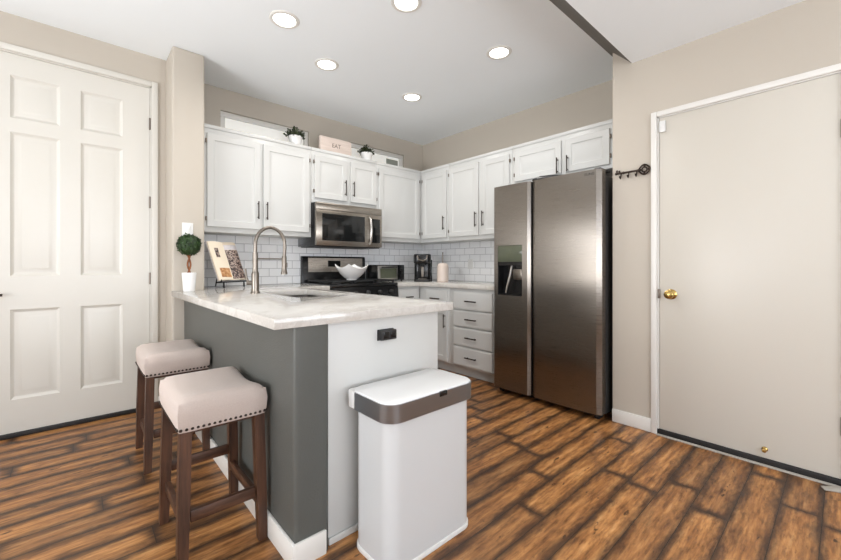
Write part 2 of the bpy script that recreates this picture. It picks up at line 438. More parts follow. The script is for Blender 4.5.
# backsplash tile on both kitchen walls
struct('wall_tile_back', MB().box(0.735, XK - 0.008, YK - 0.008, YK, 0.90, 1.40), M['tile_x'], 'white subway tile backsplash behind sink and range')
struct('wall_tile_right', MB().box(XK - 0.008, XK, 2.05, YK - 0.008, 0.90, 1.40), M['tile_y'], 'white subway tile backsplash beside the refrigerator')

# windows high on the back wall
for i, (a, b) in enumerate(WINS):
    f = MB(); w = 0.045
    y0, y1 = YK + 0.022, YK + 0.075
    f.box(a, b, y0, y1, WZ1 - w, WZ1, 0.004); f.box(a, b, y0, y1, WZ0, WZ0 + w, 0.004)
    f.box(a, a + w, y0, y1, WZ0 + w, WZ1 - w, 0.004); f.box(b - w, b, y0, y1, WZ0 + w, WZ1 - w, 0.004)
    o = struct('window_%d' % (i + 1), f, M['trim'], ('narrow white window behind the small plant and sign' , 'narrow white window nearer the kitchen corner')[i])
    g = MB().box(a + w + 0.001, b - w - 0.001, YK + 0.052, YK + 0.062, WZ0 + w, WZ1 - w - 0.002)
    g.build('shade', M['daypane'], o)
    MB().box(a + w, b - w, YK + 0.070, YK + 0.080, WZ0 + w, WZ1 - w).build('pane', M['sky_glass'] if i == 0 else M['sky_glass'], o)
    if i == 1:
        MB().box(b - w - 0.20, b - w - 0.02, YK + 0.046, YK + 0.052, WZ0 + w, WZ1 - w - 0.03).build('pane', M['greenpane'], o)

# entry door: six raised panels
def casing(x0, x1, z1, w, axis, plane, out):
    """flat door casing round an opening; out = +1/-1 side the casing stands proud on"""
    mb = MB(); p0, p1 = sorted((plane, plane + out * 0.016))
    def bx(a, b, zz0, zz1):
        if axis == 'x': mb.box(a, b, p0, p1, zz0, zz1, 0.004)
        else: mb.box(p0, p1, a, b, zz0, zz1, 0.004)
    bx(x0 - w, x0, 0, z1 + w); bx(x1, x1 + w, 0, z1 + w); bx(x0, x1, z1, z1 + w)
    return mb
dx0, dx1, dz0, dz1 = D1[0] + 0.010, D1[1] - 0.010, 0.028, D1[2] - 0.008
yf = YE + 0.012
d = MB()
colsx = [dx0, -0.318, -0.086, 0.018, 0.250, dx1]
rows = [dz0, 0.238, 0.816, 1.030, 1.955, 2.045, 2.318, dz1]
prof = [(0.0, 0), (0.008, 0.007), (0.018, 0.011), (0.028, 0.011), (0.050, 0.003), (0.056, 0.002)]
for ci in range(5):
    for ri in range(7):
        x0, x1, z0, z1 = colsx[ci], colsx[ci + 1], rows[ri], rows[ri + 1]
        L = lambda i, y: [(x0 + i, y, z0 + i), (x1 - i, y, z0 + i), (x1 - i, y, z1 - i), (x0 + i, y, z1 - i)]
        if ci in (1, 3) and ri in (1, 3, 5):
            d.rings([L(i, yf + dd) for i, dd in prof])
        else: d.face(L(0, yf))
d.box(dx0, dx1, yf + 0.012, yf + 0.045, dz0, dz1)
for p, q in (((dx0, dz0), (dx1, dz0)), ((dx1, dz0), (dx1, dz1)), ((dx1, dz1), (dx0, dz1)), ((dx0, dz1), (dx0, dz0))):
    d.face([(p[0], yf, p[1]), (q[0], yf, q[1]), (q[0], yf + 0.045, q[1]), (p[0], yf + 0.045, p[1])])
bmesh.ops.remove_doubles(d.bm, verts=d.bm.verts, dist=0.0004)
door1 = struct('door_1', d, M['door'], 'tall ivory six-panel entry door', ang=20)
casing(D1[0], D1[1], D1[2], 0.040, 'x', YE, -1).build('door_frame', M['door'], door1)
j = MB(); j.box(D1[0], D1[0] + 0.008, YE, YE + 0.12, 0, D1[2]); j.box(D1[1] - 0.008, D1[1], YE, YE + 0.12, 0, D1[2]); j.box(D1[0], D1[1], YE, YE + 0.12, D1[2] - 0.007, D1[2])
j.build('jamb', M['door'], door1)
MB().box(D1[0], D1[1], YE - 0.012, YE + 0.06, 0.0, 0.027, 0.004).build('weather_strip', M['blackrubber'], door1)['label'] = 'black weather strip under the door'
for z in (0.45, 1.00, 1.58, 2.18):
    MB().cyl((D1[1] - 0.009, YE + 0.004, z - 0.045), (D1[1] - 0.009, YE + 0.004, z + 0.045), 0.0065, n=10).build('hinge', M['hinge'], door1)
hd = MB(); hx, hz = -0.432, 0.915
hd.cyl((hx, yf, hz), (hx, yf - 0.012, hz), 0.032, n=24); hd.cyl((hx, yf - 0.01, hz), (hx, yf - 0.05, hz), 0.010, n=12)
hd.tube([(hx, yf - 0.048, hz), (hx + 0.05, yf - 0.05, hz), (hx + 0.085, yf - 0.046, hz - 0.002)], [0.010, 0.009, 0.008], 10)
hd.build('door_handle', M['bronze'], door1)['label'] = 'dark lever handle'

# plain slab door
sy0, sy1, sz0, sz1 = D2[0] + 0.010, D2[1] - 0.010, 0.036, D2[2] - 0.008
xf = DW + 0.004
door2 = struct('door_2', MB().box(xf, xf + 0.042, sy0, sy1, sz0, sz1, 0.002), M['slab'], 'plain ivory slab door with brass knob')
casing(D2[0], D2[1], D2[2], 0.034, 'y', DW, -1).build('door_frame', M['trim'], door2)
j = MB(); j.box(DW, DW + 0.12, D2[0], D2[0] + 0.008, 0, D2[2]); j.box(DW, DW + 0.12, D2[1] - 0.008, D2[1], 0, D2[2]); j.box(DW, DW + 0.12, D2[0], D2[1], D2[2] - 0.007, D2[2])
j.build('jamb', M['trim'], door2)
MB().box(DW - 0.008, DW + 0.05, D2[0], D2[1], 0.005, 0.035, 0.003).build('weather_strip', M['blackrubber'], door2)['label'] = 'black weather strip under the door'
MB().box(DW - 0.030, DW + 0.05, D2[0], D2[1], 0.0, 0.006, 0.002).build('threshold', M['rubber'], door2)
kx, ky, kz = xf, 0.745, 0.915
mt = Matrix.Translation((kx, ky, kz)) @ Matrix.Rotation(-PI / 2, 4, 'Y')
MB().lathe([(0, 0), (0.033, 0.0), (0.033, 0.004), (0.026, 0.010), (0.013, 0.014), (0.012, 0.030), (0.022, 0.038), (0.0275, 0.050), (0.026, 0.060), (0.016, 0.066), (0, 0.067)], n=28, mtx=mt).build('door_knob', M['brass'], door2)['label'] = 'round brass door knob'
MB().box(DW - 0.004, xf + 0.002, D2[1] - 0.016, D2[1] - 0.004, 0.885, 0.945, 0.001).build('strike_plate', M['hinge'], door2)
for z in (0.30, 1.78):
    MB().cyl((xf - 0.004, D2[0] + 0.010, z - 0.045), (xf - 0.004, D2[0] + 0.010, z + 0.045), 0.0065, n=10).build('hinge', M['hinge'], door2)
mt = Matrix.Translation((xf, 0.298, 0.085)) @ Matrix.Rotation(-PI / 2, 4, 'Y')
MB().lathe([(0, 0), (0.014, 0), (0.013, 0.006), (0.007, 0.010), (0.007, 0.022), (0.010, 0.024), (0.010, 0.032), (0, 0.034)], n=18, mtx=mt).build('door_stop', M['brass'], door2)

# baseboards
def baseboard(name, x0, x1, y0, y1, h=0.09):
    return MB().box(x0, x1, y0, y1, 0, h, 0.004)
struct('baseboard_hall', baseboard('b', DW - 0.014, DW, D2[1] + 0.034, 1.102), M['trim'], 'white baseboard between refrigerator and slab door')
struct('baseboard_hall_near', baseboard('b', DW - 0.014, DW, -2.6, D2[0] - 0.034), M['trim'])
struct('baseboard_entry', baseboard('b', D1[1] + 0.040, 0.515, YE - 0.014, YE), M['trim'])
struct('baseboard_column', MB().box(0.501, 0.515, 3.256, YE - 0.014, 0, 0.09, 0.004).box(0.5015, 0.585, 3.2565, 3.27, 0, 0.0895, 0.004), M['trim'])
struct('baseboard_left', baseboard('b', -3.0, -2.986, -2.6, YE), M['trim'])
struct('baseboard_front', baseboard('b', -3.0, DW, -2.6, -2.586), M['trim'])

# peninsula half wall
PX0, PX1, PY0 = 0.587, 0.708, 1.335
CT0, CT1 = 0.874, 0.914
hw = MB().prism(rrect(PX0, PX1 + 0.02, PY0, 3.275, 0.018, 4), 0, CT0 - 0.001)
struct('wall_peninsula', hw, M['gray'], 'charcoal grey half wall under the countertop')
bb = MB()
bb.box(PX0 - 0.014, PX0, PY0 - 0.014, 3.256, 0, 0.092, 0.004); bb.box(PX0 - 0.0135, PX1, PY0 - 0.0135, PY0, 0, 0.0915, 0.004)
struct('baseboard_peninsula', bb, M['trim'], 'white baseboard round the grey half wall')

# ------------------------------------------------------------------ cabinets
def pull(parent, x, z0, z1, y, horizontal=False, x1=None):
    mb = MB(); s = 0.026
    if not horizontal:
        mb.tube([(x, y - s, z0), (x, y - s, (z0 + z1) / 2), (x, y - s, z1)], [0.0055, 0.0048, 0.0055], 10)
        for z in (z0 + 0.018, z1 - 0.018): mb.cyl((x, y, z), (x, y - s, z), 0.0045, n=8)
    else:
        mb.tube([(x, y - s, z0), ((x + x1) / 2, y - s, z0), (x1, y - s, z0)], [0.0068, 0.0060, 0.0068], 10)
        for q in (x + 0.02, x1 - 0.02): mb.cyl((q, y, z0), (q, y - s, z0), 0.0048, n=8)
    return mb.build('handle', M['bronze'], parent)
DOORP = [(0.052, 0.0), (0.057, 0.005), (0.066, 0.007), (0.078, 0.007), (0.100, 0.003)]
def hinge(parent, x, z, y=-0.019):
    MB().box(x - 0.005, x + 0.005, y - 0.003, y + 0.014, z - 0.017, z + 0.017, 0.002).build('hinge', M['hinge'], parent)
def door(parent, x0, x1, z0, z1, handle, hinges, hz, yb=-0.001, prof=DOORP):
    o = MB().panel(x0, x1, z0, z1, -0.019, prof, yb).build('door', M['cab'], parent, ang=20)
    if handle is not None: pull(o, handle, hz[0], hz[1], -0.019)
    for hxx in hinges:
        for z in (z0 + 0.065, z1 - 0.065): hinge(o, hxx, z)
    return o
def drawer(parent, x0, x1, z0, z1, hl=0.135):
    o = MB().panel(x0, x1, z0, z1, -0.019, [(0.008, 0.0), (0.012, -0.0015), (0.02, -0.0015)], -0.001).build('drawer', M['cab'], parent, ang=20)
    pull(o, (x0 + x1) / 2 - hl / 2, (z0 + z1) / 2, 0, -0.019, True, (x0 + x1) / 2 + hl / 2)
    return o
UZ0, UZ1 = 1.372, 2.243
def upper(label, loc, rz, w, h, depth=0.317, extra=0.0):
    t = thing('wall_cabinet', label, 'cabinet', loc, rz, 'white wall cabinets')
    MB().box(0, w + extra, 0, depth, 0, h, 0.002).build('body', M['cab'], t)
    MB().box(0.001, w - 0.001, -0.007, 0.0, h - 0.030, h, 0.002).build('top_trim', M['cab'], t)
    return t
UF = 3.453; UX = 3.11
# back wall, local x = world X - root X
t = upper('white double-door wall cabinet above the faucet and cookbook', (0.752, UF, UZ0), 0, 0.929, UZ1 - UZ0)
door(t, 0.026, 0.449, 0.042, 0.800, 0.423, (0.020,), (0.13, 0.285))
door(t, 0.473, 0.904, 0.042, 0.800, 0.499, (0.910,), (0.13, 0.285))
t = upper('short white double-door wall cabinet over the microwave', (1.683, UF, 1.712), 0, 0.768, UZ1 - 1.712)
door(t, 0.028, 0.388, 0.045, 0.460, 0.362, (0.022,), (0.10, 0.255))
door(t, 0.432, 0.758, 0.045, 0.460, 0.458, (0.762,), (0.10, 0.255))
t = upper('white single-door wall cabinet in the corner right of the microwave', (2.453, UF, UZ0), 0, 0.655, UZ1 - UZ0, extra=0.32)
door(t, 0.024, 0.618, 0.042, 0.800, None, (0.018, 0.624), (0, 0))
# side wall, local x runs towards the camera (world -Y)
RB = -PI / 2
t = upper('white single-door wall cabinet above the coffee maker', (UX, UF - 0.001, UZ0), RB, 0.465, UZ1 - UZ0)
door(t, 0.046, 0.442, 0.042, 0.800, 0.412, (0.040,), (0.13, 0.285))
t = upper('white double-door wall cabinet partly hidden behind the refrigerator', (UX, 2.986, UZ0), RB, 0.846, UZ1 - UZ0)
door(t, 0.022, 0.438, 0.042, 0.800, 0.412, (0.016,), (0.13, 0.285))
door(t, 0.484, 0.820, 0.042, 0.800, 0.508, (0.826,), (0.13, 0.285))
t = upper('white double-door wall cabinet above the refrigerator', (UX, 2.138, 1.862), RB, 1.015, UZ1 - 1.862)
door(t, 0.036, 0.502, 0.030, 0.312, 0.476, (0.030,), (0.028, 0.165))
door(t, 0.542, 0.905, 0.030, 0.312, 0.568, (0.911,), (0.028, 0.165))

def base_cab(label, loc, rz, w, depth, h=CT0 - 0.002, toe=0.10):
    t = thing('base_cabinet', label, 'cabinet', loc, rz, 'white base cabinets')
    MB().box(0, w, 0, depth, toe, h, 0.002).build('body', M['cab'], t)
    MB().box(0, w, 0.07, depth, 0.0, toe).build('toe_kick', M['cab'], t)
    return t
BX = 2.82; BY = 3.15
t = base_cab('white four-drawer base cabinet beside the refrigerator', (BX, 2.690, 0), RB, 0.615, XK - BX - 0.01)
for z0, z1 in ((0.668, 0.838), (0.500, 0.654), (0.312, 0.486), (0.118, 0.298)): drawer(t, 0.064, 0.545, z0, z1)
t = base_cab('white base cabinet with one drawer over a door, below the coffee maker', (BX, 3.148, 0), RB, 0.456, XK - BX - 0.01)
drawer(t, 0.115, 0.432, 0.668, 0.838)
door(t, 0.115, 0.432, 0.118, 0.654, 0.408, (0.109,), (0.46, 0.60))
t = base_cab('narrow white base cabinet right of the range, in the corner', (2.478, BY, 0), 0, 0.338, YK - BY - 0.02)
drawer(t, 0.03, 0.29, 0.678, 0.846, 0.1); door(t, 0.03, 0.29, 0.118, 0.664, 0.06, (0.296,), (0.46, 0.60))
t = base_cab('narrow white base cabinet left of the range', (1.362, BY, 0), 0, 0.341, YK - BY - 0.02)
drawer(t, 0.05, 0.31, 0.678, 0.846, 0.1); door(t, 0.05, 0.31, 0.118, 0.664, 0.28, (0.044,), (0.46, 0.60))
# peninsula cabinet: local x = world Y, front faces +X
t = thing('peninsula_cabinet', 'white peninsula cabinet with plain end panel behind the trash can', 'cabinet', (1.338, 1.378, 0), PI / 2)
pw = BY - 0.03 - 1.378
b = MB(); dpt = 1.338 - PX1 - 0.022
# open-topped carcass so that the sink bowl hangs inside it
b.box(0, 0.62, 0, dpt, 0.10, CT0 - 0.002); b.box(1.46, pw, 0, dpt, 0.10, CT0 - 0.002)
b.box(0.62, 1.46, 0, dpt, 0.10, 0.60); b.box(0.62, 1.46, 0, 0.02, 0.60, CT0 - 0.002)
b.build('body', M['cab'], t)
MB().box(0.0, pw, 0.07, dpt, 0.0, 0.10).build('toe_kick', M['cab'], t)
MB().box(-0.018, -0.0005, 0.0, dpt - 0.002, 0.004, CT0 - 0.002, 0.002).build('end_panel', M['cab'], t)
MB().box(-0.028, -0.0185, 0.0, dpt - 0.003, 0.0, 0.028, 0.004).build('shoe_moulding', M['cab'], t)
door(t, 0.03, 0.43, 0.118, 0.846, 0.40, (), (0.65, 0.79)); door(t, 0.45, 0.85, 0.118, 0.846, 0.48, (), (0.65, 0.79)); door(t, 0.87, 1.27, 0.118, 0.846, 1.24, (), (0.65, 0.79))

# countertops: cells of a grid kept where the slab is
def grid_slab(xs, ys, keep, z0, z1, b=0.004):
    mb = MB(); bm = mb.bm; V = {}
    for i in range(len(xs) - 1):
        for k in range(len(ys) - 1):
            if keep((xs[i] + xs[i + 1]) / 2, (ys[k] + ys[k + 1]) / 2):
                q = []
                for a, c in ((i, k), (i + 1, k), (i + 1, k + 1), (i, k + 1)):
                    if (a, c) not in V: V[(a, c)] = bm.verts.new((xs[a], ys[c], z1))
                    q.append(V[(a, c)])
                bm.faces.new(q)
    r = bmesh.ops.extrude_face_region(bm, geom=bm.faces[:])
    bmesh.ops.translate(bm, vec=(0, 0, z0 - z1), verts=[v for v in r['geom'] if isinstance(v, bmesh.types.BMVert)])
    bmesh.ops.recalc_face_normals(bm, faces=bm.faces)
    bmesh.ops.dissolve_limit(bm, angle_limit=0.01, verts=bm.verts, edges=bm.edges)
    es = [e for e in bm.edges if len(e.link_faces) == 2 and e.calc_face_angle(0) > 1.0]
    bmesh.ops.bevel(bm, geom=es, offset=b, segments=2, profile=0.5, affect='EDGES')
    return mb
SX0, SX1, SY0, SY1 = 0.945, 1.315, 2.11, 2.77
def keep1(x, y):
    if SX0 < x < SX1 and SY0 < y < SY1: return False
    if x < 1.415 and y < 3.268: return True
    if 0.735 < x < 1.415 and y < YK - 0.010: return True
    return x > 1.415 and y > 3.12
ct = grid_slab([0.508, 0.735, SX0, SX1, 1.415, 1.703], [1.325, SY0, SY1, 3.12, 3.268, YK - 0.010], keep1, CT0, CT1)
tag(ct.build('countertop', M['quartz']), 'pale quartz peninsula countertop holding the sink and topiary', 'countertop')
def keep2(x, y): return y > 3.12 or x > 2.79
ct = grid_slab([2.478, 2.79, XK - 0.010], [2.075, 3.12, YK - 0.010], keep2, CT0, CT1)
tag(ct.build('countertop', M['quartz']), 'pale quartz corner countertop holding the coffee maker and toaster oven', 'countertop')

# sink
t = thing('sink', 'undermount stainless sink basin set in the peninsula countertop', 'sink', (SX0, SY0, CT0))
sb = MB(); w, l, dp = SX1 - SX0, SY1 - SY0, 0.2
def R(x0, x1, y0, y1, r, z): return [(p[0], p[1], z) for p in rrect(x0, x1, y0, y1, r)]
sb.rings([R(-0.02, w + 0.02, -0.02, l + 0.02, 0.03, -0.002), R(-0.001, w + 0.001, -0.001, l + 0.001, 0.03, -0.002), R(0.004, w - 0.004, 0.004, l - 0.004, 0.035, -dp * 0.9), R(0.03, w - 0.03, 0.03, l - 0.03, 0.03, -dp)])
sb.build('basin', M['basin'], t)
MB().lathe([(0, 0.004), (0.03, 0.004), (0.042, 0.002), (0.044, 0.0)], (w / 2, l / 2, -dp)).build('drain', M['nickel'], t)

# faucet
t = thing('faucet', 'tall arched brushed-nickel pull-down faucet on the peninsula', 'faucet', (0.880, 2.620, CT1))
MB().lathe([(0, 0), (0.030, 0), (0.030, 0.006), (0.024, 0.014), (0.0235, 0.13), (0.019, 0.145), (0, 0.146)]).build('base', M['nickel'], t)
rr = 0.100
arc = [(0, 0, 0.14), (0, 0, 0.22), (0, 0, 0.27)] + [(rr - rr * math.cos(a), 0, 0.325 + rr * 1.18 * math.sin(a)) for a in [PI * k / 14 for k in range(0, 15)]] + [(2 * rr - 0.004, 0, 0.25)]
MB().tube(arc[:3], 0.0165, 16).build('riser', M['nickel'], t)
co = MB(); co.tube(arc[2:], 0.0115, 14)
co.build('spout', M['nickel'], t)
sp = MB(); x = 2 * rr - 0.005
sp.lathe([(0, 0.250), (0.014, 0.250), (0.0165, 0.238), (0.016, 0.170), (0.019, 0.142), (0.022, 0.132), (0.022, 0.123), (0, 0.122)], (x, 0, 0)); sp.box(x + 0.014, x + 0.022, -0.006, 0.006, 0.17, 0.205, 0.002)
sp.build('spray_head', M['nickel'], t)
MB().tube([(0.0, 0, 0.230), (x, 0, 0.230)], 0.005, 8).build('support_arm', M['nickel'], t)
h = MB(); h.cyl((-0.010, 0.010, 0.07), (-0.044, 0.030, 0.07), 0.015, n=16); h.tube([(-0.034, 0.026, 0.07), (-0.045, 0.032, 0.10), (-0.052, 0.036, 0.165)], [0.008, 0.007, 0.006], 10)
h.build('lever', M['nickel'], t)

# ------------------------------------------------------------------ refrigerator (front faces -X; local x = world Y - 1.14, local -y = into the room)
t = thing('refrigerator', 'large side-by-side stainless refrigerator with water dispenser', 'refrigerator', (2.70, 2.064, 0), RB)
FW = 0.926
MB().box(0.006, FW - 0.006, 0.100, 0.70, 0.035, 1.745, 0.006).build('body', M['charcoal'], t)
def fdoor(x0, x1, z0, z1, sag, hole=None):
    n = 18; pts = []
    for k in range(n + 1):
        u = -1 + 2 * k / n
        e = max(0.0, (abs(u) * (x1 - x0) / 2 - ((x1 - x0) / 2 - 0.022)) / 0.022)
        pts.append((x0 + (x1 - x0) * k / n, sag * u * u + 0.020 * (1 - math.sqrt(max(0, 1 - e * e))) if e < 1 else sag + 0.020))
    return pts + [(x1, 0.088), (x0, 0.088)]
ZB, ZT = 0.050, 1.777
# freezer door, with a real niche for the dispenser
dx0, dx1, dzA, dzB, dzC = 0.056, 0.298, 0.845, 1.128, 1.268
SAG = 0.004
def slab(x0, x1, X0, X1, z0, z1, mb):
    """piece of the door's curved outline between x0 and x1"""
    full = fdoor(X0, X1, 0, 1, SAG)[:-2]
    def yat(x):
        for (a, ya), (b_, yb) in zip(full, full[1:]):
            if a - 1e-9 <= x <= b_ + 1e-9: return ya + (yb - ya) * (x - a) / max(1e-9, b_ - a)
        return full[-1][1]
    xs = sorted({x0, x1} | {a for a, _ in full if x0 < a < x1})
    mb.prism([(x, yat(x)) for x in xs] + [(x1, 0.088), (x0, 0.088)], z0, z1)
fz = MB(); X0, X1 = 0.0, 0.366
slab(X0, X1, X0, X1, ZB, dzA, fz); slab(X0, X1, X0, X1, dzC, ZT, fz)
slab(X0, dx0, X0, X1, dzA, dzC, fz); slab(dx1, X1, X0, X1, dzA, dzC, fz)
bmesh.ops.remove_doubles(fz.bm, verts=fz.bm.verts, dist=0.0003)
fzo = fz.build('freezer_door', M['steel'], t, ang=25)
MB().box(dx0, dx1, 0.004, 0.07, dzB, dzC, 0.003).build('display', M['display'], fzo)['label'] = 'greenish dispenser display panel'
nb = MB(); nb.box(dx0, dx1, 0.075, 0.087, dzA, dzB); nb.box(dx0, dx0 + 0.006, 0.006, 0.08, dzA, dzB); nb.box(dx1 - 0.006, dx1, 0.006, 0.08, dzA, dzB); nb.box(dx0, dx1, 0.004, 0.08, dzA, dzA + 0.012); nb.box(dx0, dx1, 0.006, 0.08, dzB - 0.03, dzB)
nb.build('dispenser_niche', M['black'], fzo)
pd = MB(); pd.tube([(dx0 + 0.115, 0.045, dzB - 0.03), (dx0 + 0.105, 0.030, dzB - 0.12), (dx0 + 0.085, 0.022, dzB - 0.20), (dx0 + 0.070, 0.020, dzA + 0.02)], [0.009, 0.010, 0.009, 0.007], 10)
pd.build('paddle', M['steel_l'], fzo)
MB().box(dx0 + 0.135, dx1 - 0.02, 0.03, 0.07, dzB - 0.15, dzB - 0.06, 0.008).build('nozzle', M['nickel'], fzo)
MB().box(X1 - 0.004, X1 + 0.003, 0.030, 0.086, ZB + 0.01, ZT - 0.01, 0.001).build('handle', M['matte'], fzo)
rd = MB(); X0, X1 = 0.380, FW
rd.prism(fdoor(X0, X1, 0, 1, 0.010), ZB, ZT)
rdo = rd.build('refrigerator_door', M['steel'], t, ang=25)
MB().box(X0 - 0.003, X0 + 0.004, 0.036, 0.086, ZB + 0.01, ZT - 0.01, 0.001).build('handle', M['matte'], rdo)
MB().prism([(X0 + 0.004, ZT), (X0 + 0.008, ZT + 0.010), (X0 + 0.03, ZT + 0.020), (X0 + 0.08, ZT + 0.026), (X0 + 0.17, ZT + 0.020), (X0 + 0.27, ZT + 0.004), (X0 + 0.27, ZT)], 0.010, 0.085, 'y', 0.002).build('top_cap', M['black'], rdo)
MB().box(FW - 0.055, FW - 0.010, 0.03, 0.20, ZT - 0.002, ZT + 0.012, 0.004).build('hinge_cover', M['charcoal'], rdo)
text_mesh('logo', 'SAMSUNG', 0.024, 0.0010, M['matte'], rdo, Matrix.Translation((FW - 0.098, 0.0045, ZT - 0.030)) @ Matrix.Rotation(PI / 2, 4, 'X'))
MB().box(0.03, FW - 0.03, 0.095, 0.13, 0.008, 0.047).build('kick_grille', M['matte'], t)
for x in (0.05, FW - 0.05):
    wf = MB(); wf.cyl((x - 0.014, 0.075, 0.021), (x + 0.014, 0.075, 0.021), 0.021, n=18); wf.box(x - 0.018, x + 0.018, 0.07, 0.12, 0.02, 0.05, 0.003)
    wf.build('roller_foot', M['iron'], t)

# ------------------------------------------------------------------ range
RX0, RX1 = 1.712, 2.476
t = thing('range', 'black gas range with stainless backguard under the microwave', 'stove', (RX0, 3.105, 0))
rw = RX1 - RX0
MB().box(0.004, rw - 0.004, 0.03, 0.645, 0.0, 0.895, 0.003).build('body', M['black'], t)
MB().box(0.0, rw, 0.0, 0.60, 0.895, 0.922, 0.006).build('cooktop', M['black'], t)
od = MB().box(0.012, rw - 0.012, -0.012, 0.029, 0.20, 0.755, 0.006).build('oven_door', M['black'], t)
MB().box(0.11, rw - 0.11, -0.0145, -0.012, 0.33, 0.62, 0.001).build('window', M['glass'], od)
hm = MB(); hm.tube([(0.06, -0.055, 0.715), (rw - 0.06, -0.055, 0.715)], 0.011, 12)
for x in (0.09, rw - 0.09): hm.cyl((x, -0.012, 0.715), (x, -0.055, 0.715), 0.008, n=10)
hm.build('handle', M['steel_l'], od)
MB().box(0.012, rw - 0.012, -0.010, 0.029, 0.03, 0.185, 0.006).build('drawer', M['black'], t)
cpn = MB().prism([(0.029, 0.765), (-0.018, 0.775), (-0.004, 0.893), (0.029, 0.893)], 0.006, rw - 0.006, 'x').build('control_panel', M['black'], t)
for k in range(5):
    x = 0.10 + k * (rw - 0.20) / 4
    mt = Matrix.Translation((x, -0.012, 0.835)) @ Matrix.Rotation(PI / 2 - 0.12, 4, 'X')
    MB().lathe([(0, 0), (0.023, 0.0), (0.021, 0.020), (0.014, 0.028), (0, 0.029)], n=20, mtx=mt).build('knob', M['matte'], t)
bg = MB().prism([(0.600, 0.905), (0.655, 0.905), (0.655, 1.195), (0.618, 1.195), (0.605, 1.17)], 0.0, rw, 'x', 0.004).build('backguard', M['black'], t)
tilt = lambda z: 0.5995 + (z - 0.905) * 0.005 / 0.265
pnl = MB().prism([(0.5985, 1.030), (0.604, 1.030), (0.608, 1.178), (0.6025, 1.178)], 0.062, rw - 0.042, 'x').build('backguard_panel', M['steel_m'], bg)
MB().prism([(0.595, 1.085), (0.603, 1.085), (0.606, 1.150), (0.598, 1.150)], 0.285, 0.435, 'x').build('clock_display', M['glass'], bg)
for cx in (0.135, 0.385, 0.635):
    g = MB(); wv = 0.112
    z0, z1 = 0.938, 0.954
    for y in (0.05, 0.17, 0.29, 0.41, 0.53): g.box(cx - wv, cx + wv, y - 0.006, y + 0.006, z0, z1, 0.003)
    for x in (cx - wv + 0.006, cx - 0.035, cx + 0.035, cx + wv - 0.006): g.box(x - 0.006, x + 0.006, 0.044, 0.536, z0, z1, 0.003)
    for x in (cx - wv + 0.008, cx + wv - 0.008):
        for y in (0.052, 0.528): g.box(x - 0.007, x + 0.007, y - 0.007, y + 0.007, 0.921, z0 + 0.004)
    g.build('grate', M['iron'], t)
    for y in ((0.16, 0.42) if cx != 0.385 else (0.29,)):
        MB().lathe([(0, 0.014), (0.030, 0.014), (0.034, 0.008), (0.045, 0.005), (0.048, 0.0)], (cx, y, 0.921)).build('burner', M['iron'], t)

# white bowl on the range
bw = MB(); n = 48; pr = [(0.000, 0.000), (0.050, 0.000), (0.052, 0.012), (0.075, 0.026), (0.112, 0.062), (0.140, 0.105), (0.155, 0.135)]
def bowl_loop(r, z, k):
    out = []
    for i in range(n):
        a = 2 * PI * i / n
        wv = 1 - 2 * abs(math.sin(2 * a)) ** 0.75
        f = min(1, z / 0.135)
        out.append(((r + 0.012 * wv * f) * math.cos(a), (r + 0.012 * wv * f) * math.sin(a), z + 0.020 * wv * f ** 2.5))
    return out
outer = [bowl_loop(r, z, 0) for r, z in pr[1:]]
inner = [bowl_loop(max(0.02, r - 0.006), z + 0.004, 0) for r, z in pr[:1:-1]]
bw.rings([bowl_loop(0.02, 0.0, 0)] + outer + inner + [bowl_loop(0.02, 0.016, 0)])
bw.face(bowl_loop(0.02, 0.0, 0)[::-1])
bmesh.ops.remove_doubles(bw.bm, verts=bw.bm.verts, dist=0.0002)
o = bw.build('bowl', M['ceramic'], ang=50); o.location = (2.020, 3.265, 0.955); o.rotation_euler = (0, 0, 0.84)
tag(o, 'white ceramic bowl with wavy pointed rim on the range', 'bowl')

# ------------------------------------------------------------------ microwave
t = thing('microwave', 'stainless over-the-range microwave below the short cabinet', 'microwave', (1.686, 3.352, 1.288))
mw, mh = 0.768, 0.418
MB().box(0.0, mw, 0.03, 0.405, 0.0, mh, 0.003).build('body', M['black'], t)
MB().box(0.0, mw, 0.004, 0.03, mh - 0.07, mh, 0.004).build('vent_grille', M['steel_m'], t)
md = MB().box(0.0, 0.585, 0.0, 0.03, 0.004, mh - 0.072, 0.004).build('door', M['steel_m'], t)
MB().box(0.060, 0.545, -0.003, 0.001, 0.052, mh - 0.105, 0.002).build('window_surround', M['glass'], md)
MB().box(0.090, 0.515, -0.0045, -0.0025, 0.078, mh - 0.130, 0.001).build('window', M['glass'], md)
hp = MB(); hp.tube([(0.600, -0.006, 0.035), (0.600, -0.034, 0.06), (0.600, -0.044, 0.17), (0.600, -0.034, mh - 0.13), (0.600, -0.006, mh - 0.105)], [0.011, 0.012, 0.013, 0.012, 0.011], 12)
hp.build('handle', M['steel_l'], md)
MB().box(0.587, mw, 0.002, 0.03, 0.004, mh - 0.072, 0.003).build('control_panel', M['steel_m'], t)
MB().box(0.635, mw - 0.028, -0.002, 0.004, 0.05, mh - 0.115, 0.001).build('keypad', M['glass'], t)
MB().box(0.02, mw - 0.02, 0.03, 0.38, -0.006, 0.001).build('underside', M['matte'], t)

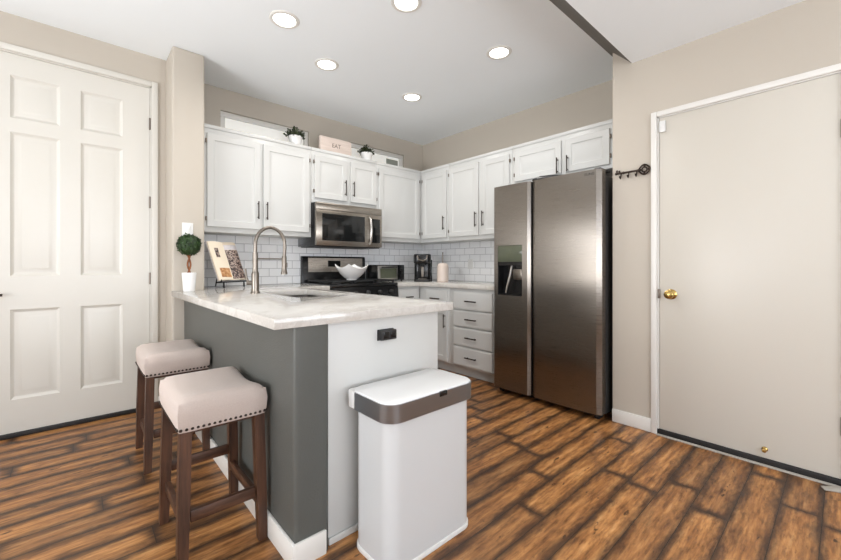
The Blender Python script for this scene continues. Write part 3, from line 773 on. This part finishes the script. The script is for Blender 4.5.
# toaster oven
t = thing('toaster_oven', 'small black and steel toaster oven between range and coffee maker', 'toaster oven', (2.500, 3.50, CT1))
MB().box(0.0, 0.40, 0.012, 0.24, 0.014, 0.192, 0.008).build('body', M['black'], t)
dd = MB().box(0.006, 0.285, -0.004, 0.012, 0.022, 0.180, 0.004).build('door', M['steel_l'], t)
MB().box(0.035, 0.265, -0.006, -0.003, 0.040, 0.150, 0.001).build('window', M['display'], dd)
MB().tube([(0.04, -0.024, 0.165), (0.26, -0.024, 0.165)], 0.006, 10).cyl((0.055, -0.004, 0.165), (0.055, -0.024, 0.165), 0.004, n=8).cyl((0.245, -0.004, 0.165), (0.245, -0.024, 0.165), 0.004, n=8).build('handle', M['matte'], dd)
for z in (0.06, 0.14):
    MB().cyl((0.342, 0.012, z), (0.342, -0.006, z), 0.015, n=16).build('knob', M['matte'], t)
for x in (0.03, 0.37):
    for y in (0.03, 0.22): MB().cyl((x, y, 0), (x, y, 0.016), 0.010, n=12).build('foot', M['matte'], t)

# coffee maker
t = thing('coffee_maker', 'black single-serve coffee maker on the corner countertop', 'coffee maker', (2.965, 3.265, CT1), -0.75)
MB().prism(rrect(-0.095, 0.095, -0.12, 0.13, 0.045), 0.0, 0.028, b=0.006).build('base', M['matte'], t)
MB().prism(rrect(-0.095, 0.095, 0.0, 0.13, 0.045), 0.027, 0.24, b=0.004).build('body', M['black'], t)
MB().prism(rrect(-0.100, 0.100, -0.10, 0.132, 0.055), 0.205, 0.315, b=0.018, seg=3).build('head', M['black'], t)
MB().tube([(-0.055, -0.098, 0.295), (-0.045, -0.118, 0.250), (0, -0.124, 0.238), (0.045, -0.118, 0.250), (0.055, -0.098, 0.295)], 0.007, 10).build('handle', M['nickel'], t)
MB().lathe([(0, 0), (0.028, 0), (0.024, -0.022), (0, -0.023)], (0, -0.055, 0.206)).build('spout', M['matte'], t)
MB().box(-0.05, 0.05, -0.105, -0.01, 0.0275, 0.034, 0.003).build('drip_tray', M['nickel'], t)
MB().box(-0.012, 0.012, -0.004, 0.002, 0.05, 0.17, 0.002).build('front_strip', M['nickel'], t)
MB().prism(rrect(0.0965, 0.112, 0.02, 0.12, 0.006), 0.0, 0.25, b=0.004).build('water_tank', M['glass'], t)

# canister
t = thing('canister', 'cream round-shouldered canister with thin upright rod beside the coffee maker', 'canister', (3.035, 3.005, CT1))
MB().lathe([(0, 0), (0.060, 0), (0.064, 0.006), (0.064, 0.17), (0.060, 0.190), (0.048, 0.205), (0.020, 0.213), (0, 0.214)]).build('body', M['canister'], t)
MB().lathe([(0, 0.21), (0.006, 0.21), (0.006, 0.320), (0.008, 0.330), (0, 0.335)], n=12).build('rod', M['nickel'], t)

# outlet plate on the tile
t = thing('wall_outlet', 'small white outlet plate on the tile beside the refrigerator', 'outlet', (XK - 0.009, 2.93, 1.115), RB)
MB().box(-0.036, 0.036, -0.006, 0.0, -0.058, 0.058, 0.003).build('plate', M['plastic'], t)
for z in (-0.026, 0.026): MB().box(-0.017, 0.017, -0.008, -0.005, z - 0.015, z + 0.015, 0.002).build('socket', M['plastic'], t)

# ------------------------------------------------------------------ counter-top small things
def leaf_quads(mb, c, n_, dirf, rad, ls, rng):
    for _ in range(n_):
        d_ = dirf(rng); p = Vector(c) + d_ * rad * rng.uniform(0.86, 1.04)
        tdir = Vector((rng.uniform(-1, 1), rng.uniform(-1, 1), rng.uniform(-1, 1))); tdir = (tdir - d_ * tdir.dot(d_) * 0.6).normalized()
        sdir = d_.cross(tdir).normalized(); s_ = ls * rng.uniform(0.7, 1.3)
        mid = p + tdir * s_ * 0.5 + d_ * s_ * 0.18
        mb.face([p, mid + sdir * s_ * 0.33, p + tdir * s_ + d_ * s_ * 0.1, mid - sdir * s_ * 0.33])
def sphere_dir(rng):
    z = rng.uniform(-1, 1); a = rng.uniform(0, 2 * PI); q = math.sqrt(1 - z * z); return Vector((q * math.cos(a), q * math.sin(a), z))
def up_dir(rng):
    while True:
        v = sphere_dir(rng)
        if v.z > -0.1: return v
rng = random.Random(3)
t = thing('topiary', 'small ball topiary in a white pot at the counter end', 'plant', (0.602, 3.172, CT1))
MB().lathe([(0, 0), (0.036, 0), (0.038, 0.004), (0.047, 0.128), (0.047, 0.133), (0.042, 0.133), (0.040, 0.118), (0, 0.118)]).build('pot', M['ceramic'], t)
MB().lathe([(0, 0.119), (0.040, 0.119)]).build('soil', M['soil'], t)
tr = MB()
for ph in (0, PI):
    tr.tube([(0.009 * math.cos(ph + k * 0.55), 0.009 * math.sin(ph + k * 0.55), 0.115 + k * 0.0145) for k in range(11)], 0.0065, 8)
tr.build('trunk', M['trunk'], t)
fb = MB(); fb.ball((0, 0, 0.334), 0.070, 3); leaf_quads(fb, (0, 0, 0.334), 1900, sphere_dir, 0.073, 0.015, rng)
fb.build('foliage', M['leaf'], t)

# cookbook stand and open cookbook
BL = Vector((0.842, 3.345)); BR = Vector((1.075, 3.452))
ed = (BR - BL).normalized(); ang = math.atan2(ed.y, ed.x); bwid = (BR - BL).length
TILT = math.radians(24)
t = thing('cookbook_stand', 'black metal easel holding the open cookbook by the sink', 'book stand', (BL.x, BL.y, CT1), ang)
st = MB(); lz = 0.055
st.tube([(0.0, -0.012, lz - 0.004), (bwid, -0.012, lz - 0.004)], 0.006, 8); st.tube([(0.0, 0.02, lz - 0.006), (bwid, 0.02, lz - 0.006)], 0.006, 8)
st.box(0.0, bwid, -0.03, 0.024, lz - 0.008, lz - 0.003)
st.tube([(0.0, -0.028, lz), (0.0, -0.03, lz + 0.018)], 0.004, 8); st.tube([(bwid, -0.028, lz), (bwid, -0.03, lz + 0.018)], 0.004, 8)
st.build('ledge', M['iron'], t)
fr = MB()
for x in (0.03, bwid - 0.03):
    fr.tube([(x, 0.017, lz), (x, 0.032 + 0.27 * math.sin(TILT), lz + 0.27 * math.cos(TILT))], 0.0045, 8)
fr.tube([(0.03, 0.030 + 0.27 * math.sin(TILT), lz + 0.27 * math.cos(TILT)), (bwid - 0.03, 0.030 + 0.27 * math.sin(TILT), lz + 0.27 * math.cos(TILT))], 0.0045, 8)
fr.build('back_frame', M['iron'], t)
for x in (0.03, bwid - 0.03):
    MB().tube([(x, -0.018, lz - 0.006), (x, -0.020, 0.008), (x, -0.026, 0.005)], [0.006, 0.007, 0.005], 8).build('leg', M['iron'], t)
MB().tube([(bwid / 2, 0.030 + 0.25 * math.sin(TILT), lz + 0.25 * math.cos(TILT)), (bwid / 2, 0.20, 0.006)], 0.005, 8).build('leg', M['iron'], t)
bk = thing('cookbook', 'open cookbook with food photographs leaning on the black stand', 'book', (BL.x, BL.y, CT1 + lz + 0.006), ang)
TM = Matrix.Rotation(-TILT, 4, 'X')
def page(mb, x0, x1, z0, z1, y, bulge, flip, eps=0.0, th=0.010):
    n_ = 8; xs = [x0 + (x1 - x0) * k / n_ for k in range(n_ + 1)]
    def yy(x):
        u = (x - PG0) / (PG1 - PG0); u = 1 - u if flip else u
        return y - bulge * math.sin(PI * min(1, max(0, u)) ** 0.7) - eps
    pts = [(x, yy(x)) for x in xs]
    mb.prism(pts + [(x1, yy(x1) + th), (x0, yy(x0) + th)] if th > 0.005 else pts + [(x, q + th) for x, q in pts[::-1]], z0, z1, mtx=TM)
BH = 0.345; half = bwid / 2 + 0.004
cv = MB(); cv.box(-0.008, bwid + 0.008, 0.001, 0.006, -0.001, BH + 0.006, 0.001, mtx=TM); cv.build('cover', M['photo_sky'], bk)
PG0, PG1 = -0.004, half - 0.002
pg = MB(); page(pg, PG0, PG1, 0, BH, -0.010, 0.010, False); lp = pg.build('page_block', M['page'], bk)
ph = MB(); page(ph, PG0 + 0.035, PG0 + 0.070, 0.20, 0.285, -0.010, 0.010, False, 0.0012, 0.0008); ph.build('picture', M['photo_dark'], lp)
ph = MB(); page(ph, PG0 + 0.030, PG1 - 0.006, 0.025, 0.105, -0.010, 0.010, False, 0.0012, 0.0008); ph.build('picture', M['photo_tan'], lp)
PG0, PG1 = half - 0.0015, bwid + 0.004
pg = MB(); page(pg, PG0, PG1, 0, BH, -0.010, 0.010, True); rp = pg.build('page_block', M['page'], bk)
ph = MB(); page(ph, PG0 + 0.003, PG1 - 0.004, 0.006, 0.272, -0.010, 0.010, True, 0.0012, 0.0008); ph.build('picture', M['photo_dark'], rp)
ph = MB(); page(ph, PG0 + 0.003, PG1 - 0.004, 0.274, 0.318, -0.010, 0.010, True, 0.0012, 0.0008); ph.build('picture', M['photo_sky'], rp)

# light switch on the wall end
t = thing('light_switch', 'white light switch plate on the wall above the topiary', 'light switch', (0.610, 3.269, 1.358))
MB().box(-0.036, 0.036, -0.006, 0.0, -0.058, 0.058, 0.003).build('plate', M['plastic'], t)
MB().box(-0.017, 0.017, -0.010, -0.005, -0.034, 0.034, 0.003).build('rocker', M['plastic'], t)

# black pop-out outlet on the end panel
t = thing('outlet_box', 'small black outlet box on the white end panel under the countertop', 'outlet', (1.012, 1.3595, 0.796))
MB().box(-0.044, 0.044, -0.005, 0.0, -0.024, 0.024, 0.002).build('plate', M['matte'], t)
MB().box(-0.042, 0.042, -0.030, -0.004, -0.021, 0.021, 0.003).build('housing', M['matte'], t)
for x in (-0.016, 0.022): MB().box(x - 0.014, x + 0.014, -0.032, -0.029, -0.014, 0.014, 0.001).build('socket', M['black'], t)

# ------------------------------------------------------------------ things on top of the cabinets
def small_plant(label, loc, seed):
    r_ = random.Random(seed)
    t = thing('potted_plant', label, 'plant', loc, seed, 'small plants on the wall cabinets')
    MB().lathe([(0, 0), (0.048, 0), (0.062, 0.070), (0.066, 0.076), (0.066, 0.092), (0.058, 0.092), (0.056, 0.080), (0, 0.080)]).build('pot', M['ceramic'], t)
    MB().lathe([(0, 0.081), (0.056, 0.081)]).build('soil', M['soil'], t)
    fo = MB()
    for _ in range(46):
        d_ = up_dir(r_); d_.z = abs(d_.z) * 0.8 + 0.12; d_.normalize(); ln = r_.uniform(0.05, 0.095)
        p0 = Vector((0, 0, 0.085)); p1 = p0 + d_ * ln
        fo.tube([p0, p0 + d_ * ln * 0.5 + Vector((0, 0, 0.01)), p1], 0.0014, 5)
        for q in range(7):
            c = p0.lerp(p1, 0.35 + 0.65 * q / 6); leaf_quads(fo, c, 2, sphere_dir, 0.006, 0.026, r_)
    fo.build('foliage', M['leaf2'], t)
    return t
small_plant('leafy plant in white pot on the cabinet left of the wooden sign', (1.560, 3.535, UZ1), 1)
small_plant('leafy plant in white pot on the cabinet right of the wooden sign', (2.375, 3.535, UZ1), 2)
t = thing('wooden_sign', 'pale pinkish wooden block sign lettered EAT on the cabinets', 'sign', (1.972, 3.500, UZ1 + 0.001))
MB().box(-0.178, 0.178, -0.020, 0.020, 0.0, 0.150, 0.006).build('block', M['signwood'], t)
text_mesh('lettering', 'EAT', 0.058, 0.001, M['print'], t, Matrix.Translation((0.0, -0.0206, 0.070)) @ Matrix.Rotation(PI / 2, 4, 'X'))

# ------------------------------------------------------------------ key-shaped hook rack on the hall wall (local x = world -Y)
t = thing('key_rack', 'dark bronze key-shaped hook rack on the wall beside the slab door', 'hook rack', (DW, 0.972, 1.738), RB)
sh = MB(); yo = -0.016
sh.tube([(-0.098, yo, 0.0), (0.050, yo, 0.0)], 0.0065, 12)
for x in (-0.100, -0.052, 0.044): sh.tube([(x - 0.004, yo, 0), (x + 0.004, yo, 0)], 0.0095, 12)
sh.box(-0.100, -0.090, yo - 0.004, yo + 0.004, 0.0, 0.024, 0.001); sh.box(-0.084, -0.074, yo - 0.004, yo + 0.004, 0.0, 0.020, 0.001)
for x in (-0.07, 0.035): sh.cyl((x, yo, 0), (x, 0.0, 0), 0.005, n=8)
sh.build('shaft', M['bronze'], t)
bo = MB(); cx = 0.078
bo.tube([(cx + 0.033 * (abs(math.cos(a)) ** 1.3) * (1 if math.cos(a) > 0 else -1), yo, 0.033 * (abs(math.sin(a)) ** 1.3) * (1 if math.sin(a) > 0 else -1)) for a in [2 * PI * (k + 0.5) / 32 for k in range(32)]], 0.0055, 8, closed=True)
bo.tube([(cx + 0.015 * math.cos(2 * PI * k / 16), yo, 0.015 * math.sin(2 * PI * k / 16)) for k in range(16)], 0.0045, 8, closed=True)
for a in (0, PI / 2, PI, 3 * PI / 2): bo.ball((cx + 0.024 * math.cos(a), yo, 0.024 * math.sin(a)), 0.0075, 2)
bo.build('bow', M['bronze'], t)
for x in (-0.068, -0.018, 0.032):
    MB().tube([(x, yo, -0.004), (x, yo - 0.004, -0.028), (x, yo - 0.012, -0.040), (x, yo - 0.022, -0.036), (x, yo - 0.026, -0.024)], [0.004, 0.004, 0.004, 0.004, 0.0048], 8).build('hook', M['bronze'], t)
t = thing('door_sensor', 'small white alarm sensor at the slab door top corner', 'sensor', (xf, 0.792, 1.998), RB)
MB().box(-0.018, 0.018, -0.014, -0.001, -0.037, 0.037, 0.004).build('housing', M['plastic'], t)
MB().box(-0.012, 0.012, -0.0155, -0.0135, -0.006, 0.010, 0.001).build('cover', M['plastic'], t)

# grey wedge lying by the slab door
wd = MB().prism([(0, 0), (0.13, 0), (0.13, 0.030), (0.015, 0.006), (0, 0.004)], -0.022, 0.022, 'y', 0.003)
o = wd.build('door_wedge', M['rubber']); o.location = (2.735, 0.075, 0.0); o.rotation_euler = (0, 0, -1.15)
tag(o, 'pale grey rubber door wedge on the floor by the slab door', 'door wedge')

# ------------------------------------------------------------------ trash can
t = thing('trash_can', 'white rectangular trash can with brushed steel lid band', 'trash can', (0, 0, 0))
CX0, CX1, CY0, CY1, CH = 0.810, 1.250, 1.062, 1.300, 0.552
MB().prism(rrect(CX0, CX1, CY0, CY1, 0.055, 8), 0.012, CH).build('body', M['can'], t)
MB().prism(rrect(CX0 - 0.005, CX1 + 0.005, CY0 - 0.005, CY1 + 0.005, 0.058, 8), 0.0, 0.020, b=0.004).build('base_ring', M['plastic'], t)
LX0, LX1, LY0, LY1 = CX0 - 0.016, CX1 + 0.014, CY0 - 0.016, CY1 + 0.010
# steel band: front and sides only
lo = [p for p in rrect(LX0, LX1, LY0, LY1, 0.062, 8)]
lo = [p for p in lo if p[1] < LY1 - 0.070]
i0 = max(range(len(lo)), key=lambda k: (lo[k][0] < (LX0 + LX1) / 2, lo[k][1]))
lo = lo[i0:] + lo[:i0]
pathf = [(LX0, LY1 - 0.045)] + lo + [(LX1, LY1 - 0.045)]
bnd = MB(); inn = [(p[0] + (0.006 if p[0] < (LX0 + LX1) / 2 else -0.006), p[1] + (0.006 if p[1] < LY0 + 0.1 else 0)) for p in pathf]
bnd.prism(pathf + inn[::-1], CH - 0.008, CH + 0.058)
bnd.build('lid_band', M['band'], t)['label'] = 'brushed steel band round the lid'
MB().prism(rrect(LX0 + 0.004, LX1 - 0.004, LY0 + 0.004, LY1, 0.060, 8), CH + 0.001, CH + 0.064, b=0.006, seg=3).build('lid', M['lidw'], t)
MB().prism(rrect(LX0 + 0.003, LX1 - 0.003, LY1 - 0.043, LY1 + 0.010, 0.012, 4), CH - 0.010, CH + 0.058, b=0.004).build('hinge_housing', M['plastic'], t)
MB().box(1.040, 1.080, LY0 - 0.003, LY0 + 0.012, CH + 0.040, CH + 0.0595, 0.003).build('sensor', M['black'], t)

# ------------------------------------------------------------------ bar stools (local origin on the floor below the seat centre; long side along y)
def make_stool(label, loc):
    t = thing('bar_stool', label, 'stool', loc, 0, 'bar stools along the grey half wall')
    W, L, ZS, ZC = 0.308, 0.405, 0.505, 0.634
    nx, ny = 14, 18
    cu = MB(); bm = cu.bm
    def top(u, v):
        e = (1 - abs(u) ** 9) * (1 - abs(v) ** 9)
        sad = 0.026 * (abs(v) ** 2.0) - 0.020
        return ZC - 0.006 + sad - 0.026 * (1 - e ** 0.5) if e > 0 else ZC - 0.006 + sad - 0.026
    def xy(u, v, k=1.0):
        # squircle corners
        x, y = u * W / 2 * k, v * L / 2 * k
        c = max(abs(u), abs(v))
        if c > 0.85:
            q = max(0, abs(u) + abs(v) - 1.80) * 0.10; x -= math.copysign(q * W / 2, u); y -= math.copysign(q * L / 2, v)
        return x, y
    gr = [[bm.verts.new((*xy(-1 + 2 * i / nx, -1 + 2 * k / ny), top(-1 + 2 * i / nx, -1 + 2 * k / ny))) for k in range(ny + 1)] for i in range(nx + 1)]
    for i in range(nx):
        for k in range(ny): bm.faces.new((gr[i][k], gr[i + 1][k], gr[i + 1][k + 1], gr[i][k + 1]))
    rim = [gr[i][0] for i in range(nx + 1)] + [gr[nx][k] for k in range(1, ny + 1)] + [gr[i][ny] for i in range(nx - 1, -1, -1)] + [gr[0][k] for k in range(ny - 1, 0, -1)]
    prev = rim
    for zf, kk in ((0.35, 1.03), (0.75, 1.015), (1.0, 0.985)):
        cur = [bm.verts.new((v.co.x * kk, v.co.y * kk, v.co.z + (ZS - v.co.z) * zf)) for v in rim]
        for a in range(len(rim)):
            b2 = (a + 1) % len(rim); bm.faces.new((prev[a], prev[b2], cur[b2], cur[a]))
        prev = cur
    bm.faces.new(prev[::-1])
    seat = cu.build('seat', M['fabric'], t, ang=60)
    nl = MB(); zN = ZS + 0.011
    X, Y = W / 2 * 0.995, L / 2 * 0.995
    ptsn = []
    for k in range(17): ptsn += [((-X + 0.008 + (2 * X - 0.016) * k / 16), -Y, 0), ((-X + 0.008 + (2 * X - 0.016) * k / 16), Y, 0)]
    for k in range(22): ptsn += [(-X, -Y + 0.012 + (2 * Y - 0.024) * k / 21, 0), (X, -Y + 0.012 + (2 * Y - 0.024) * k / 21, 0)]
    for x, y, _ in ptsn: nl.ball((x, y, zN), 0.0062, 1)
    nl.build('nailhead_trim', M['bronze'], seat)['label'] = 'dark bronze nailhead trim'
    ap = MB(); ap.box(-W / 2 + 0.032, W / 2 - 0.032, -L / 2 + 0.032, L / 2 - 0.032, ZS - 0.018, ZS - 0.0005, 0.002)
    ap.build('apron', M['leg'], t)
    hx0, hy0 = W / 2 - 0.026, L / 2 - 0.026      # leg centres under the seat
    hx1, hy1 = hx0 + 0.012, hy0 + 0.012          # and on the floor (slight splay)
    for sx in (-1, 1):
        for sy in (-1, 1):
            lg = MB(); a, b2 = 0.0190, 0.0165
            loops = [[(sx * hx + q * w_, sy * hy + r_ * w_, z) for q, r_ in ((-1, -1), (1, -1), (1, 1), (-1, 1))] for hx, hy, w_, z in ((hx1, hy1, b2, 0.0), (hx0 * .5 + hx1 * .5, hy0 * .5 + hy1 * .5, a, ZS / 2), (hx0, hy0, a, ZS - 0.003))]
            lg.rings(loops); lg.face(loops[0][::-1])
            es = [e for e in lg.bm.edges]
            lg.build('leg', M['leg'], t)
    def rail(y, z, horizontal):
        pass
    f = 0.19 / ZS
    yx = hy1 + (hy0 - hy1) * f
    for sy, z in ((-1, 0.195), (1, 0.235)):
        MB().box(-hx0 + 0.015, hx0 - 0.015, sy * yx - 0.010, sy * yx + 0.010, z - 0.021, z + 0.021, 0.002).build('stretcher', M['railx'], t)
    for sx in (-1, 1):
        MB().box(sx * hx0 - 0.010, sx * hx0 + 0.010, -yx + 0.015, yx - 0.015, 0.160 - 0.019, 0.160 + 0.019, 0.002).build('stretcher', M['raily'], t)
    return t
def copy_thing(src, label, loc):
    r = src.copy(); C.objects.link(r); r.location = loc; r['label'] = label
    for ch in list(src.children):
        c = ch.copy(); C.objects.link(c); c.parent = r
        for g in list(ch.children):
            d_ = g.copy(); C.objects.link(d_); d_.parent = c
    return r
st1 = make_stool('taupe nailhead bar stool nearest the grey wall corner, whole seat in view', (0.416, 1.765, 0))
copy_thing(st1, 'taupe nailhead bar stool nearer the six-panel door, partly behind the other stool', (0.418, 2.665, 0))

# ------------------------------------------------------------------ recessed ceiling lights
def downlight(label, x, y, z, watts, grp):
    t = thing('ceiling_light', label, 'ceiling light', (x, y, z), 0, grp)
    MB().lathe([(0.068, -0.002), (0.072, -0.008), (0.089, -0.007), (0.094, -0.002), (0.094, -0.0005)], n=40).build('trim_ring', M['trim'], t)
    MB().lathe([(0, -0.0035), (0.040, -0.0042), (0.069, -0.0030), (0.069, -0.0006)], n=40).build('lens', M['lamp'], t)
    d = bpy.data.lights.new('lamp_light', 'AREA'); d.shape = 'DISK'; d.size = 0.13; d.energy = watts; d.color = (1.0, 0.97, 0.93); d.spread = math.radians(160)
    o = bpy.data.objects.new('lamp_light', d); C.objects.link(o); o.location = (0, 0, -0.012); o.parent = t
    return t
KW = 5.2
G = 'recessed lights in the kitchen ceiling'
downlight('lit recessed ceiling light nearest the wall end left of the cabinets', 1.004, 2.441, CEIL, KW, G)
downlight('lit recessed ceiling light above the sink-side cabinets, near the small plants', 1.478, 2.760, CEIL, KW, G)
downlight('lit recessed ceiling light cut off by the top edge of the photo', 1.488, 1.785, CEIL, KW, G)
downlight('lit recessed ceiling light in front of the refrigerator, by the soffit', 2.357, 1.740, CEIL, KW, G)
downlight('lit recessed ceiling light nearest the kitchen corner', 2.368, 2.756, CEIL, KW, G)
t = thing('smoke_detector', 'grey round ceiling fixture cut by the top edge beside the soffit', 'detector', (1.855, 1.285, CEIL))
MB().lathe([(0, -0.030), (0.035, -0.030), (0.048, -0.020), (0.052, -0.0005)]).build('housing', M['rubber'], t)
